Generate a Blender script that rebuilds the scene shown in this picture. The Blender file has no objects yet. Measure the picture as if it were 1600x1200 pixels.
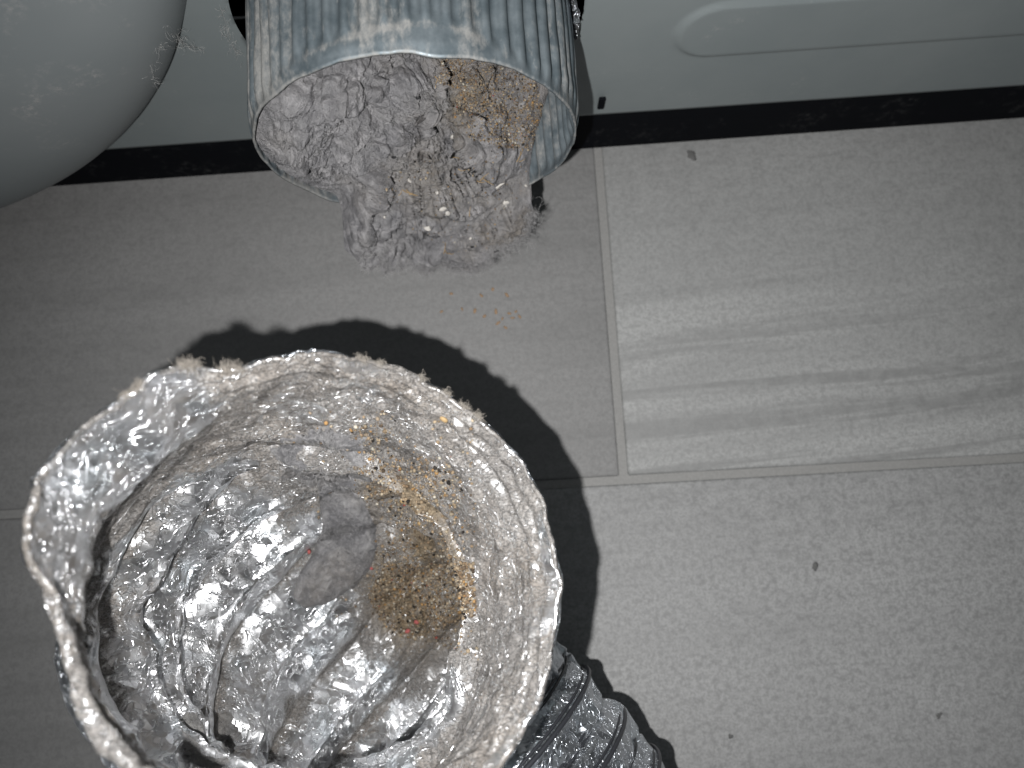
import bpy, math
import numpy as np
from mathutils import Vector
from mathutils.bvhtree import BVHTree

scene = bpy.context.scene
COL = scene.collection
rng = np.random.default_rng(11)

# ------------------------------------------------------------------ camera
FPX = 1209.0                       # focal length in photo pixels (1600 wide)
TH, RO, CH = math.radians(80.3), math.radians(3.2), 0.335
CO = np.array([0.0, 0.0, CH])
CF = np.array([0, math.cos(TH), -math.sin(TH)])
_u = np.array([0, math.sin(TH), math.cos(TH)]); _r = np.array([1.0, 0, 0])
CR = math.cos(RO) * _r - math.sin(RO) * _u
CU = math.sin(RO) * _r + math.cos(RO) * _u
cd = bpy.data.cameras.new("camera"); cam = bpy.data.objects.new("camera", cd); COL.objects.link(cam)
from mathutils import Matrix
cam.matrix_world = Matrix(((CR[0], CU[0], -CF[0], CO[0]), (CR[1], CU[1], -CF[1], CO[1]),
                           (CR[2], CU[2], -CF[2], CO[2]), (0, 0, 0, 1)))
cd.sensor_width = 36.0; cd.lens = FPX / 1600 * 36.0
cd.clip_start = 0.005; cd.clip_end = 20
cd.dof.use_dof = True; cd.dof.focus_distance = 0.235; cd.dof.aperture_fstop = 13.0
scene.camera = cam

# ------------------------------------------------------------------ world, lamp, exposure
w = bpy.data.worlds.new("World"); scene.world = w; w.use_nodes = True
bg = w.node_tree.nodes["Background"]
# dim room light: brighter ceiling overhead, darker walls around
wn = w.node_tree; wt = wn.nodes.new("ShaderNodeTexCoord"); wsep = wn.nodes.new("ShaderNodeSeparateXYZ"); wr = wn.nodes.new("ShaderNodeValToRGB")
wn.links.new(wt.outputs["Generated"], wsep.inputs[0]); wn.links.new(wsep.outputs[2], wr.inputs[0]); wn.links.new(wr.outputs[0], bg.inputs[0])
for k_, (p_, c_) in enumerate(((0.0, .05), (0.35, .16), (0.75, .6), (1.0, 1.0))):
    el_ = wr.color_ramp.elements[k_] if k_ < 2 else wr.color_ramp.elements.new(p_)
    el_.position = p_; el_.color = (c_ * .90, c_ * .96, c_, 1)
bg.inputs[1].default_value = 0.26
ld = bpy.data.lights.new("torch_light", 'SPOT'); ld.energy = 5.5; ld.color = (1.0, 0.99, 0.98)
ld.spot_size = math.radians(134); ld.spot_blend = 1.0; ld.shadow_soft_size = 0.0016
lo = bpy.data.objects.new("torch_light", ld); COL.objects.link(lo)
lpos = CO - CR * 0.0205 - CU * 0.0145
lo.location = lpos
aim = CF + CR * 0.26 + CU * 0.03
lo.rotation_euler = Vector(aim).to_track_quat('-Z', 'Y').to_euler()
vs = scene.view_settings
vs.view_transform = 'Standard'; vs.look = 'None'; vs.exposure = 0.0; vs.gamma = 1.0; vs.use_curve_mapping = False

def sight(px, py):
    return CF + (px - 800) / FPX * CR + (600 - py) / FPX * CU
def c2w(x, y, d):
    return CO + x * CR + y * CU + d * CF
def floor_pt(px, py, z=0.0):
    r = sight(px, py); return CO + r * ((z - CO[2]) / r[2])

# ------------------------------------------------------------------ numeric noise
def _hash(ix, iy, iz, k=0):
    h = (ix.astype(np.int64) * 374761393 + iy.astype(np.int64) * 668265263 + iz.astype(np.int64) * 2147483647 + k * 1274126177) & 0xFFFFFFFF
    h = ((h ^ (h >> 13)) * 1274126177) & 0xFFFFFFFF
    h = ((h ^ (h >> 16)) * 2246822519) & 0xFFFFFFFF
    return ((h ^ (h >> 15)) & 0xFFFFFF) / float(0xFFFFFF)
def vnoise(p, k=0):
    i = np.floor(p); f = p - i; f = f * f * f * (f * (f * 6 - 15) + 10)
    out = 0
    for dx in (0, 1):
        for dy in (0, 1):
            for dz in (0, 1):
                wgt = (f[..., 0] if dx else 1 - f[..., 0]) * (f[..., 1] if dy else 1 - f[..., 1]) * (f[..., 2] if dz else 1 - f[..., 2])
                out = out + wgt * _hash(i[..., 0] + dx, i[..., 1] + dy, i[..., 2] + dz, k)
    return out * 2 - 1
def fbm(p, octv=4, k=0, gain=.5):
    a, s, o = 1.0, 0, 0
    for j in range(octv):
        s = s + a * vnoise(p, k + j); o += a; p = p * 2.03 + 7.1; a *= gain
    return s / o
def billow(p, octv=4, k=0, gain=.5):
    a, s, o = 1.0, 0, 0
    for j in range(octv):
        s = s + a * np.abs(vnoise(p, k + j)); o += a; p = p * 2.07 + 3.7; a *= gain
    return s / o
def cell2(p, k=0):
    """nearest and second nearest random point distance squared"""
    i = np.floor(p); b1 = np.full(p.shape[:-1], 9.0); b2 = np.full(p.shape[:-1], 9.0)
    for dx in (-1, 0, 1):
        for dy in (-1, 0, 1):
            for dz in (-1, 0, 1):
                c = i + np.array([dx, dy, dz])
                q = np.stack([_hash(c[..., 0], c[..., 1], c[..., 2], k + m) for m in (1, 2, 3)], -1) + c
                d = ((p - q) ** 2).sum(-1)
                b2 = np.where(d < b1, b1, np.minimum(b2, d)); b1 = np.minimum(b1, d)
    return b1, b2
def crumple(p, k=0):
    """creased sheet relief, roughly -0.5 .. 0.5"""
    wp = p + 0.35 * np.stack([vnoise(p * 1.1, k + 20), vnoise(p * 1.1, k + 21), vnoise(p * 1.1, k + 22)], -1)
    return cell2(wp, k)[0] - cell2(wp * 1.17 + 5.3, k + 40)[0]
def facet(x, y, n, k=0):
    """folded sheet: flat triangular facets with sharp creases, period n cells in x"""
    q = x + .5 * y; i = np.floor(q); j = np.floor(y); fx = q - i; fy = y - j
    def hv(a, b):
        a = a - .0; off = np.floor(a / n) ; aw = a - off * n
        return _hash(aw, b, b * 0 + k, k) * 2 - 1
    h00, h11 = hv(i, j), hv(i + 1, j + 1); h10, h01 = hv(i + 1, j), hv(i, j + 1)
    return np.where(fx > fy, h00 + (h10 - h00) * fx + (h11 - h10) * fy, h00 + (h11 - h01) * fx + (h01 - h00) * fy)
def sst(a, b, x):
    t = np.clip((x - a) / (b - a), 0, 1); return t * t * (3 - 2 * t)

# ------------------------------------------------------------------ object helpers
def tag(o, label=None, cat=None, group=None, kind=None):
    if label: o["label"] = label
    if cat: o["category"] = cat
    if group: o["group"] = group
    if kind: o["kind"] = kind
    return o
def empty(name, loc=(0, 0, 0)):
    o = bpy.data.objects.new(name, None); o.location = loc; o.empty_display_size = .02; COL.objects.link(o); return o
def mesh_obj(name, V, F, mat, parent=None, smooth=True, attrs=None):
    me = bpy.data.meshes.new(name)
    V = np.asarray(V, np.float64).reshape(-1, 3)
    if isinstance(F, np.ndarray):
        n, k = F.shape
        me.vertices.add(len(V)); me.vertices.foreach_set("co", V.ravel())
        me.loops.add(n * k); me.loops.foreach_set("vertex_index", F.astype(np.int32).ravel())
        me.polygons.add(n); me.polygons.foreach_set("loop_start", np.arange(0, n * k, k, dtype=np.int32))
        me.update(calc_edges=True); me.validate()
    else:
        me.from_pydata([tuple(v) for v in V], [], [tuple(f) for f in F]); me.update()
    if smooth: me.polygons.foreach_set("use_smooth", np.ones(len(me.polygons), bool))
    for an, av in (attrs or {}).items():
        av = np.asarray(av)
        if av.ndim == 1:
            a = me.attributes.new(an, 'FLOAT', 'POINT'); a.data.foreach_set("value", av.astype(np.float32))
        else:
            a = me.attributes.new(an, 'FLOAT_COLOR', 'POINT')
            a.data.foreach_set("color", np.concatenate([av, np.ones((len(av), 1))], 1).astype(np.float32).ravel())
    me.materials.append(mat)
    o = bpy.data.objects.new(name, me); COL.objects.link(o)
    if parent:
        o.parent = parent
        o.matrix_parent_inverse = Matrix.Translation(-Vector(parent.location)) if parent.type == 'EMPTY' and parent.parent is None else Matrix()
    return o
def grid_faces(n, m, wrap=False, flip=False):
    i = np.arange(n - 1)[:, None]; j = np.arange(m if wrap else m - 1)[None, :]
    j2 = (j + 1) % m
    q = np.stack([i * m + j, i * m + j2, (i + 1) * m + j2, (i + 1) * m + j], -1).reshape(-1, 4)
    return q[:, ::-1] if flip else q
def bvh_of(V, F):
    return BVHTree.FromPolygons([tuple(v) for v in V], [tuple(int(x) for x in f) for f in F])
def tubes(lines, rad, sides=3):
    """lines: list of (n,3) polylines -> one mesh of tapering round strands"""
    VV, FF, off = [], [], 0
    for ln, r in zip(lines, rad):
        n = len(ln); t = np.gradient(ln, axis=0); t /= np.linalg.norm(t, axis=1)[:, None] + 1e-12
        up = np.array([.31, .52, .79]); a = np.cross(t, up); a /= np.linalg.norm(a, axis=1)[:, None] + 1e-12; b = np.cross(t, a)
        tp = np.linspace(1, .45, n)[:, None] * r
        ang = np.arange(sides) / sides * 2 * np.pi
        ring = ln[:, None] + tp[:, None] * (a[:, None] * np.cos(ang)[None, :, None] + b[:, None] * np.sin(ang)[None, :, None])
        VV.append(ring.reshape(-1, 3)); FF.append(grid_faces(n, sides, True) + off); off += n * sides
    return np.concatenate(VV), np.concatenate(FF)
def fibre_lines(roots, dirs, length, n=7, curl=.9, gravity=0.0):
    out = []
    for p, d in zip(roots, dirs):
        L = length * rng.uniform(.35, 1.3); st = L / n
        d = d / (np.linalg.norm(d) + 1e-9); q = [np.array(p)]
        for _ in range(n):
            d = d + rng.normal(0, curl, 3) * .55 + np.array([0, 0, -gravity]); d /= np.linalg.norm(d)
            q.append(q[-1] + d * st)
        out.append(np.array(q))
    return out
def box(x0, x1, y0, y1, z0, z1):
    V = [(x, y, z) for z in (z0, z1) for y in (y0, y1) for x in (x0, x1)]
    return V, [(0, 2, 3, 1), (4, 5, 7, 6), (0, 1, 5, 4), (2, 6, 7, 3), (0, 4, 6, 2), (1, 3, 7, 5)]
def bevel(o, wdt, seg=2):
    m = o.modifiers.new("bevel", 'BEVEL'); m.width = wdt; m.segments = seg; m.limit_method = 'ANGLE'

# ------------------------------------------------------------------ material helpers
class NT:
    def __init__(s, name):
        s.m = bpy.data.materials.new(name); s.m.use_nodes = True; s.t = s.m.node_tree
        s.b = s.t.nodes["Principled BSDF"]; s.out = s.t.nodes["Material Output"]
        s.pos = s.t.nodes.new("ShaderNodeTexCoord").outputs["Object"]
    def n(s, typ, **kw):
        nd = s.t.nodes.new(typ)
        for k, v in kw.items(): setattr(nd, k, v)
        return nd
    def l(s, a, b): s.t.links.new(a, b)
    def setin(s, sock, v):
        if hasattr(v, "is_linked") or hasattr(v, "links"): s.l(v, sock)
        else: sock.default_value = v
    def vec(s, scale, rot=(0, 0, 0), loc=(0, 0, 0), src=None):
        m = s.n("ShaderNodeMapping"); s.l(src or s.pos, m.inputs[0])
        m.inputs["Scale"].default_value = scale if hasattr(scale, "__len__") else (scale,) * 3
        m.inputs["Rotation"].default_value = rot; m.inputs["Location"].default_value = loc
        return m.outputs[0]
    def noise(s, scale, detail=4, rough=.55, vec=None, dist=0.0):
        nd = s.n("ShaderNodeTexNoise"); nd.inputs["Scale"].default_value = scale
        nd.inputs["Detail"].default_value = detail; nd.inputs["Roughness"].default_value = rough
        nd.inputs["Distortion"].default_value = dist; s.l(vec or s.pos, nd.inputs["Vector"])
        return nd.outputs["Fac"]
    def voro(s, scale, feat='F1', vec=None, rnd=1.0):
        nd = s.n("ShaderNodeTexVoronoi", feature=feat); nd.inputs["Scale"].default_value = scale
        nd.inputs["Randomness"].default_value = rnd
        s.l(vec or s.pos, nd.inputs["Vector"]); return nd.outputs["Distance"]
    def ramp(s, fac, stops):
        r = s.n("ShaderNodeValToRGB"); s.l(fac, r.inputs[0]); e = r.color_ramp.elements
        while len(e) > 1: e.remove(e[0])
        for i, (p, c) in enumerate(stops):
            el = e[0] if i == 0 else e.new(p)
            el.position = p; el.color = (c, c, c, 1) if not hasattr(c, "__len__") else (*c, 1)
        return r.outputs[0]
    def math(s, op, a, b=0.0, clamp=False):
        m = s.n("ShaderNodeMath", operation=op, use_clamp=clamp); s.setin(m.inputs[0], a); s.setin(m.inputs[1], b); return m.outputs[0]
    def mix(s, fac, a, b, blend='MIX'):
        m = s.n("ShaderNodeMix", data_type='RGBA', blend_type=blend); s.setin(m.inputs[0], fac)
        for k, v in ((6, a), (7, b)):
            if hasattr(v, "__len__") and not hasattr(v, "links"): v = (*v, 1) if len(v) == 3 else v
            s.setin(m.inputs[k], v)
        return m.outputs[2]
    def attr(s, name, out="Fac"):
        return s.n("ShaderNodeAttribute", attribute_name=name).outputs[out]
    def bump(s, h, strength, dist, normal=None):
        b = s.n("ShaderNodeBump"); b.inputs["Strength"].default_value = strength; b.inputs["Distance"].default_value = dist
        s.l(h, b.inputs["Height"])
        if normal: s.l(normal, b.inputs["Normal"])
        return b.outputs[0]
    def bs(s, **kw):
        for k, v in kw.items():
            k = k.replace("_", " ")
            s.setin(s.b.inputs[k], (*v, 1) if hasattr(v, "__len__") and len(v) == 3 and not hasattr(v, "links") else v)
        return s.m

def tile_mat(name, base, streak, speck, tilt=0.0, off=0.0, band=False):
    m = NT(name)
    v = m.vec((1, 1, 1), rot=(0, 0, tilt), loc=(off, off * .7, 0))
    st = m.noise(1.0, 6, .62, m.vec((4.5, 85, 5), src=v), dist=.55)
    st2 = m.noise(1.0, 5, .6, m.vec((2.6, 34, 5), src=v), dist=.5)
    big = m.noise(9, 3, .5, v)
    sp = m.noise(430, 3, .7, v); sp2 = m.noise(150, 4, .65, v); sp3 = m.noise(1000, 2, .6, v)
    c = m.mix(m.ramp(big, [(.3, 0), (.7, 1)]), tuple(x * .9 for x in base), tuple(x * 1.08 for x in base))
    sepn = m.n('ShaderNodeSeparateXYZ'); m.l(m.pos, sepn.inputs[0])
    if band: streak = m.math('MULTIPLY', m.ramp(m.math('ADD', m.math('MULTIPLY', sepn.outputs[1], 1.0), m.math('MULTIPLY', m.noise(14, 2, .5), .03)), [(.075, 1), (.125, .22)]), streak)
    c = m.mix(m.math('MULTIPLY', m.ramp(st2, [(.44, 0), (.60, 1)]), streak), c, tuple(x * 1.32 for x in base))
    c = m.mix(m.math('MULTIPLY', m.ramp(st, [(.41, 1), (.50, 0)]), m.math('MULTIPLY', streak, .85)), c, tuple(x * .70 for x in base))
    c = m.mix(m.math('MULTIPLY', m.ramp(sp, [(.40, 1), (.56, 0)]), speck), c, tuple(x * .62 for x in base))
    c = m.mix(m.math('MULTIPLY', m.ramp(sp2, [(.42, 0), (.62, 1)]), speck * .7), c, tuple(x * 1.16 for x in base))
    c = m.mix(m.math('MULTIPLY', m.ramp(sp3, [(.36, 1), (.52, 0)]), speck * .9), c, tuple(x * .7 for x in base))
    h = m.math('ADD', sp, m.math('MULTIPLY', sp2, 1.5))
    return m.bs(Base_Color=c, Roughness=m.ramp(sp2, [(.3, .55), (.7, .75)]), Specular_IOR_Level=.35, Normal=m.bump(h, .12, .0008))

def lint_mat(name, c1, c2, c3, scale=1.0, dirty=False):
    m = NT(name)
    a = m.noise(70 * scale, 5, .6); b = m.noise(260 * scale, 5, .7); d = m.noise(28 * scale, 3, .5); fz = m.noise(1500, 3, .8, m.vec((1, 2.6, .8)))
    c = m.mix(m.ramp(a, [(.38, 0), (.62, 1)]), c1, c2)
    c = m.mix(m.ramp(d, [(.5, 0), (.68, .75)]), c, c3)
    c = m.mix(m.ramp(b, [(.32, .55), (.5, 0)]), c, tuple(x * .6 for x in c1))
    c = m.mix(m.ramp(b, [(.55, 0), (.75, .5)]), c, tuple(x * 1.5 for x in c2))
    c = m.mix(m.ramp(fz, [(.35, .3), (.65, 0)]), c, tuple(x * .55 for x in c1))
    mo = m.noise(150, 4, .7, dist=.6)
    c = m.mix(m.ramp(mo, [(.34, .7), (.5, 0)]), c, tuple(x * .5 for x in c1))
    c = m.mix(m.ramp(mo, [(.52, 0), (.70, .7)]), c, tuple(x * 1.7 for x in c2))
    if dirty:
        gr = m.noise(620, 4, .8)
        dm = m.math('MULTIPLY', m.attr("dirt"), m.ramp(m.noise(140, 4, .7), [(.3, .35), (.5, 1)]), True)
        c = m.mix(dm, c, m.mix(m.ramp(gr, [(.36, 0), (.62, 1)]), (.05, .037, .024), (.21, .165, .11)))
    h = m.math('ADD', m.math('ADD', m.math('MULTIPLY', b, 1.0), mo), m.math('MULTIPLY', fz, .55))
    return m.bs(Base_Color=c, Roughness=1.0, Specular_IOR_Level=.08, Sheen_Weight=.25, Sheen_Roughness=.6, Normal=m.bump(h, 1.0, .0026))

def foil_mat(name, dusty, tint=(.90, .91, .93)):
    """crinkled aluminium foil; the vertex values dust and dirt say where lint dust and brown dirt cling"""
    m = NT(name)
    fine = m.noise(420, 3, .6)
    def lines(scale, wdt, sd, dist=1.0):
        f_ = m.noise(scale, 2, .5, m.vec((1, 1, 1), loc=(sd, sd * 2, -sd)), dist=dist)
        return m.ramp(m.math('ABSOLUTE', m.math('SUBTRACT', f_, .5)), [(0, 1), (wdt, 0)])
    cre = m.math('MAXIMUM', lines(130, .018, 3.3, .8), lines(260, .022, 7.7, 1.4))
    def facets(scale, warp, sd):
        nz = m.n("ShaderNodeTexNoise"); nz.inputs["Scale"].default_value = scale * .7; nz.inputs["Detail"].default_value = 1; m.l(m.vec((1, 1, 1), loc=(sd, -sd, sd)), nz.inputs["Vector"])
        wv = m.n("ShaderNodeVectorMath", operation='SCALE'); m.l(nz.outputs["Color"], wv.inputs[0]); wv.inputs["Scale"].default_value = warp / scale
        pv = m.n("ShaderNodeVectorMath", operation='ADD'); m.l(m.pos, pv.inputs[0]); m.l(wv.outputs[0], pv.inputs[1])
        vo = m.n("ShaderNodeTexVoronoi"); vo.inputs["Scale"].default_value = scale; m.l(pv.outputs[0], vo.inputs["Vector"])
        df = m.n("ShaderNodeVectorMath", operation='SUBTRACT'); m.l(pv.outputs[0], df.inputs[0]); m.l(vo.outputs["Position"], df.inputs[1])
        cc = m.n("ShaderNodeVectorMath", operation='SUBTRACT'); m.l(vo.outputs["Color"], cc.inputs[0]); cc.inputs[1].default_value = (.5, .5, .5)
        dt = m.n("ShaderNodeVectorMath", operation='DOT_PRODUCT'); m.l(df.outputs[0], dt.inputs[0]); m.l(cc.outputs[0], dt.inputs[1])
        return dt.outputs["Value"]                       # metres
    h = m.math('ADD', m.math('MULTIPLY', facets(88, .9, 1.7), .5), m.math('MULTIPLY', facets(190, .9, 4.1), .55))
    h = m.math('ADD', h, m.math('MULTIPLY', cre, .00022))
    h = m.math('ADD', h, m.math('MULTIPLY', m.noise(70, 2, .5, dist=.6), .0012))
    nb = m.bump(h, 1.0, 1.0 if dusty else 1.6)
    fuzz = m.noise(1400, 4, .75, m.vec((1, 1.9, .7)))
    lc = m.noise(120, 5, .65)
    dust_c = m.mix(m.ramp(lc, [(.35, 0), (.65, 1)]), (.185, .172, .160), (.265, .252, .240))
    dust_c = m.mix(m.ramp(m.noise(38, 3), [(.45, 0), (.7, .6)]), dust_c, (.25, .215, .18))
    dust_c = m.mix(m.ramp(fuzz, [(.42, .85), (.55, 0)]), dust_c, (.06, .058, .056))
    dust_c = m.mix(m.ramp(m.noise(800, 3, .7), [(.54, 0), (.68, .6)]), dust_c, (.42, .41, .40))
    dirt = m.attr("dirt")
    gr = m.noise(520, 4, .75)
    dirt_c = m.mix(m.ramp(gr, [(.35, 0), (.6, 1)]), (.05, .039, .027), (.21, .168, .118))
    dm = m.math('MULTIPLY', m.math('MULTIPLY', dirt, 1.5), m.ramp(m.noise(150, 4, .7), [(.3, .3), (.52, 1)]), True)
    dust_c = m.mix(dm, dust_c, dirt_c)
    a = m.attr("dust")
    patch = m.noise(95, 5, .68, dist=.4); scr = m.noise(310, 5, .75, m.vec((1, 1, 1), loc=(3, 1, 2)), dist=.9)
    mk = m.math('ADD', m.math('MULTIPLY', a, 1.55), m.math('ADD', m.math('MULTIPLY', patch, .9), m.math('MULTIPLY', scr, .9)))
    mk = m.ramp(m.math('SUBTRACT', mk, 1.15), [(.18, .05), (.36, .32), (.52, .95)])
    mk = m.math('SUBTRACT', mk, m.math('MULTIPLY', m.math('MULTIPLY', cre, .75), m.ramp(m.noise(45, 3), [(.35, 0), (.6, 1)])), True)
    mk = m.math('MAXIMUM', mk, dm, True)
    if not dusty: mk = m.math('MULTIPLY', mk, .25)
    mb = m.n("ShaderNodeBsdfPrincipled")
    tc = m.mix(m.ramp(m.noise(60, 2), [(.54, 0), (.68, .35)]), tint, (.70, .80, .86))  # bluish patches paint a reflection tint into the foil colour
    m.setin(mb.inputs["Base Color"], tc); mb.inputs["Metallic"].default_value = 1.0
    m.setin(mb.inputs["Roughness"], m.ramp(fine, [(.3, .27), (.7, .42)])); m.l(nb, mb.inputs["Normal"])
    hd = m.math('ADD', fuzz, m.math('MULTIPLY', gr, .8))
    m.bs(Base_Color=dust_c, Roughness=1.0, Specular_IOR_Level=.08, Normal=m.bump(hd, .6, .0012, nb))
    mx = m.n("ShaderNodeMixShader"); m.l(mk, mx.inputs[0]); m.l(mb.outputs[0], mx.inputs[1]); m.l(m.b.outputs[0], mx.inputs[2])
    m.l(mx.outputs[0], m.out.inputs[0])
    return m.m

def grain_mat(name):
    m = NT(name); return m.bs(Base_Color=m.attr("tone", "Color"), Roughness=.95, Specular_IOR_Level=.08)
def plain(name, c, rough=.6, **kw):
    m = NT(name); n = m.noise(900, 3, .6)
    return m.bs(Base_Color=m.mix(n, tuple(x * .75 for x in c), tuple(min(1, x * 1.2) for x in c)), Roughness=rough, **kw)

M = {}
M['tile_a'] = tile_mat("tile_striped", (.232, .234, .231), 1.0, .50, -.06, .37, True)
M['tile_b'] = tile_mat("tile_plain", (.182, .181, .179), .25, .40, -.04, 3.1)
M['tile_c'] = tile_mat("tile_speckled", (.238, .239, .238), .30, .75, -.05, 5.7)
M['grout'] = plain("grout", (.215, .213, .207), .9)
g = NT("painted_panel")
d1 = g.noise(14, 4, .6); d2 = g.noise(420, 4, .75); d3 = g.noise(60, 5, .7)
c = g.mix(g.ramp(d1, [(.3, 0), (.7, 1)]), (.150, .172, .176), (.178, .198, .200))
dm = g.math('MULTIPLY', g.ramp(d3, [(.58, 0), (.75, 1)]), g.ramp(d2, [(.5, 0), (.66, 1)]))
c = g.mix(g.math('MULTIPLY', dm, .5), c, (.34, .335, .32))
M['panel'] = g.bs(Base_Color=c, Roughness=g.ramp(d3, [(.3, .38), (.7, .52)]), Specular_IOR_Level=.4, Normal=g.bump(d2, .05, .0005))
g = NT("lit_cover_paint")
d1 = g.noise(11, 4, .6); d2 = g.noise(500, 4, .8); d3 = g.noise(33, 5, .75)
c = g.mix(g.ramp(d1, [(.3, 0), (.7, 1)]), (.168, .188, .194), (.200, .216, .220))  # the panel's paint made lighter: brighter lighting put into the colour
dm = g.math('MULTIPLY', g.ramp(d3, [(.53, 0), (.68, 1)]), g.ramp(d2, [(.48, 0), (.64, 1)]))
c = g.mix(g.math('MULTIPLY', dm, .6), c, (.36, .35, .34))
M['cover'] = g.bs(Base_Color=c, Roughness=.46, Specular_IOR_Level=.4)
g = NT("black_base")
d2 = g.noise(300, 4, .8); d3 = g.noise(40, 5, .75)
dm = g.math('MULTIPLY', g.ramp(d3, [(.52, 0), (.7, 1)]), g.ramp(d2, [(.5, 0), (.68, 1)]))
M['black'] = g.bs(Base_Color=g.mix(g.math('MULTIPLY', dm, .35), (.003, .0035, .005), (.12, .12, .12)), Roughness=.6, Specular_IOR_Level=.04)
M['dark'] = plain("dark_void", (.006, .006, .006), .9)
# galvanised pipe
g = NT("galvanised_pipe")
sp = g.noise(150, 4, .6); pa = g.noise(70, 5, .7, g.vec((1.8, .3, 1.8))); pb = g.noise(420, 4, .75, g.vec((1.5, .7, 1.5)))
dust = g.attr("dust")
mk = g.math('ADD', g.math('MULTIPLY', dust, .6), g.math('ADD', g.math('MULTIPLY', pa, .75), g.math('MULTIPLY', pb, .6)))
mk = g.ramp(g.math('SUBTRACT', mk, .66), [(.22, 0), (.48, .75)])
zc = g.mix(g.ramp(sp, [(.35, 0), (.65, 1)]), (.095, .118, .132), (.165, .192, .208))
zb = g.n("ShaderNodeBsdfPrincipled"); g.setin(zb.inputs["Base Color"], zc); zb.inputs["Metallic"].default_value = .55
g.setin(zb.inputs["Roughness"], g.ramp(pb, [(.3, .42), (.7, .62)]))
g.bs(Base_Color=g.mix(g.ramp(pb, [(.35, 0), (.65, 1)]), (.15, .152, .15), (.25, .243, .23)), Roughness=.95, Specular_IOR_Level=.1, Normal=g.bump(pb, .4, .0006))
mx = g.n("ShaderNodeMixShader"); g.l(mk, mx.inputs[0]); g.l(zb.outputs[0], mx.inputs[1]); g.l(g.b.outputs[0], mx.inputs[2]); g.l(mx.outputs[0], g.out.inputs[0])
M['pipe'] = g.m
M['foil_in'] = foil_mat("dusty_foil", True)
M['foil_out'] = foil_mat("clean_foil", False, (.62, .65, .69))
g = NT("wire"); M['wire'] = g.bs(Base_Color=(.035, .037, .043), Metallic=.3, Roughness=.4)
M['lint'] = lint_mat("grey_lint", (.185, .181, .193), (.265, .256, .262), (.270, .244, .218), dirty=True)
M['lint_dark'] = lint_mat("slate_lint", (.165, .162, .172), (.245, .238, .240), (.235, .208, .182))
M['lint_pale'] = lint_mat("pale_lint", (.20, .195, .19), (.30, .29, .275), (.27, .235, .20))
M['fibre'] = plain("lint_fibre", (.31, .305, .306), 1.0)
M['fibre_pale'] = plain("pale_fibre", (.22, .20, .175), 1.0)
M['web'] = plain("web_fibre", (.42, .42, .41), 1.0)
M['grain'] = grain_mat("grit_grain")
M['straw'] = plain("straw", (.28, .19, .09), .7)
M['paper'] = plain("paper_bit", (.42, .40, .37), .85)
M['crumb'] = plain("brown_crumb", (.26, .17, .10), .8)
M['red'] = plain("red_bit", (.26, .06, .055), .8)
M['dirt'] = plain("grey_dirt", (.10, .10, .098), 1.0)
M['black_bit'] = plain("black_bit", (.012, .012, .013), .9)

# ------------------------------------------------------------------ floor
GX, GY, GW = 0.0458, 0.0128, 0.0037
V, F = box(-.9, .9, -.75, .45, -.03, -.0013)
floor = tag(mesh_obj("floor", V, F, M['grout'], smooth=False), kind="structure")
def tile(x0, x1, y0, y1, mat):
    V, F = box(x0, x1, y0, y1, -.009, 0.0)
    o = mesh_obj("tile", V, F, mat, floor, smooth=True); bevel(o, .0011, 3); return o
h = GW / 2
TL, TW = .60, .30
def row(y0, y1, xs, mats):
    for (a, b), mt in zip(zip(xs[:-1], xs[1:]), mats): tile(a + h, b - h, y0 + h, y1 - h, mt)
P = TL + GW
row(GY, GY + TW + GW, [GX - 1.4 * P, GX - P, GX, GX + P, GX + 1.35 * P], [M['tile_c'], M['tile_b'], M['tile_a'], M['tile_b']])
row(GY - TW - GW, GY, [-.105 - P, -.105, -.105 + P, -.105 + 1.6 * P], [M['tile_b'], M['tile_c'], M['tile_b']])
row(GY - 2 * (TW + GW), GY - TW - GW, [GX - 1.4 * P, GX - P, GX, GX + P], [M['tile_a'], M['tile_b'], M['tile_c']])

# ------------------------------------------------------------------ dryer
YAW = 0.0156
PY = 0.1632                                        # panel plane at x = 0
def dw(x, d, z):
    """dryer frame -> world: x along the panel, d out of the panel towards the viewer, z up"""
    x, d, z = np.broadcast_arrays(np.asarray(x, float), np.asarray(d, float), np.asarray(z, float))
    c, s = math.cos(YAW), math.sin(YAW)
    return np.stack([x * c + d * s, PY + x * s - d * c, z], -1)
dryer = empty("clothes_dryer", (0, PY + .3, 0))
tag(dryer, "back of a grey painted clothes dryer on a black base above the tiles", "clothes dryer")
PZ0, PZ1, PX0, PX1 = .0335, .26, -.42, .42
AX, AZ, PR = -.0262, .105, .0508                   # exhaust pipe axis and radius
# panel with the pipe hole and pressed bead
st = .0013
xs = np.arange(PX0, PX1 + st / 2, st); zs = np.concatenate([[PZ0 - .0006, PZ0], np.arange(PZ0 + st, PZ1, st)])
X, Z = np.meshgrid(xs, zs)
bx0, bx1, bz, br = .0795, .36, .0870, .0148
sd = np.hypot(X - np.clip(X, bx0, bx1), Z - bz) - br
D = .0013 * (1 - sst(-.0009, .0007, sd)) + .0003 * fbm(np.stack([X * 9, Z * 9, Z * 0], -1), 2)
HR = .0568
rr = np.hypot(X - AX, Z - AZ); k = np.abs(rr - HR) < st * .75
ang = np.arctan2(Z - AZ, X - AX)
X = np.where(k, AX + HR * np.cos(ang), X); Z = np.where(k, AZ + HR * np.sin(ang), Z)
rr = np.hypot(X - AX, Z - AZ)
D[0] -= .006                                       # folded lower edge
Q = grid_faces(*X.shape)
inside = (rr.ravel()[Q] < HR - 1e-6).any(1) & (rr.ravel()[Q] <= HR + 1e-6).all(1)
inside |= (rr.ravel()[Q] < HR - st * .8).any(1)
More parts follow.
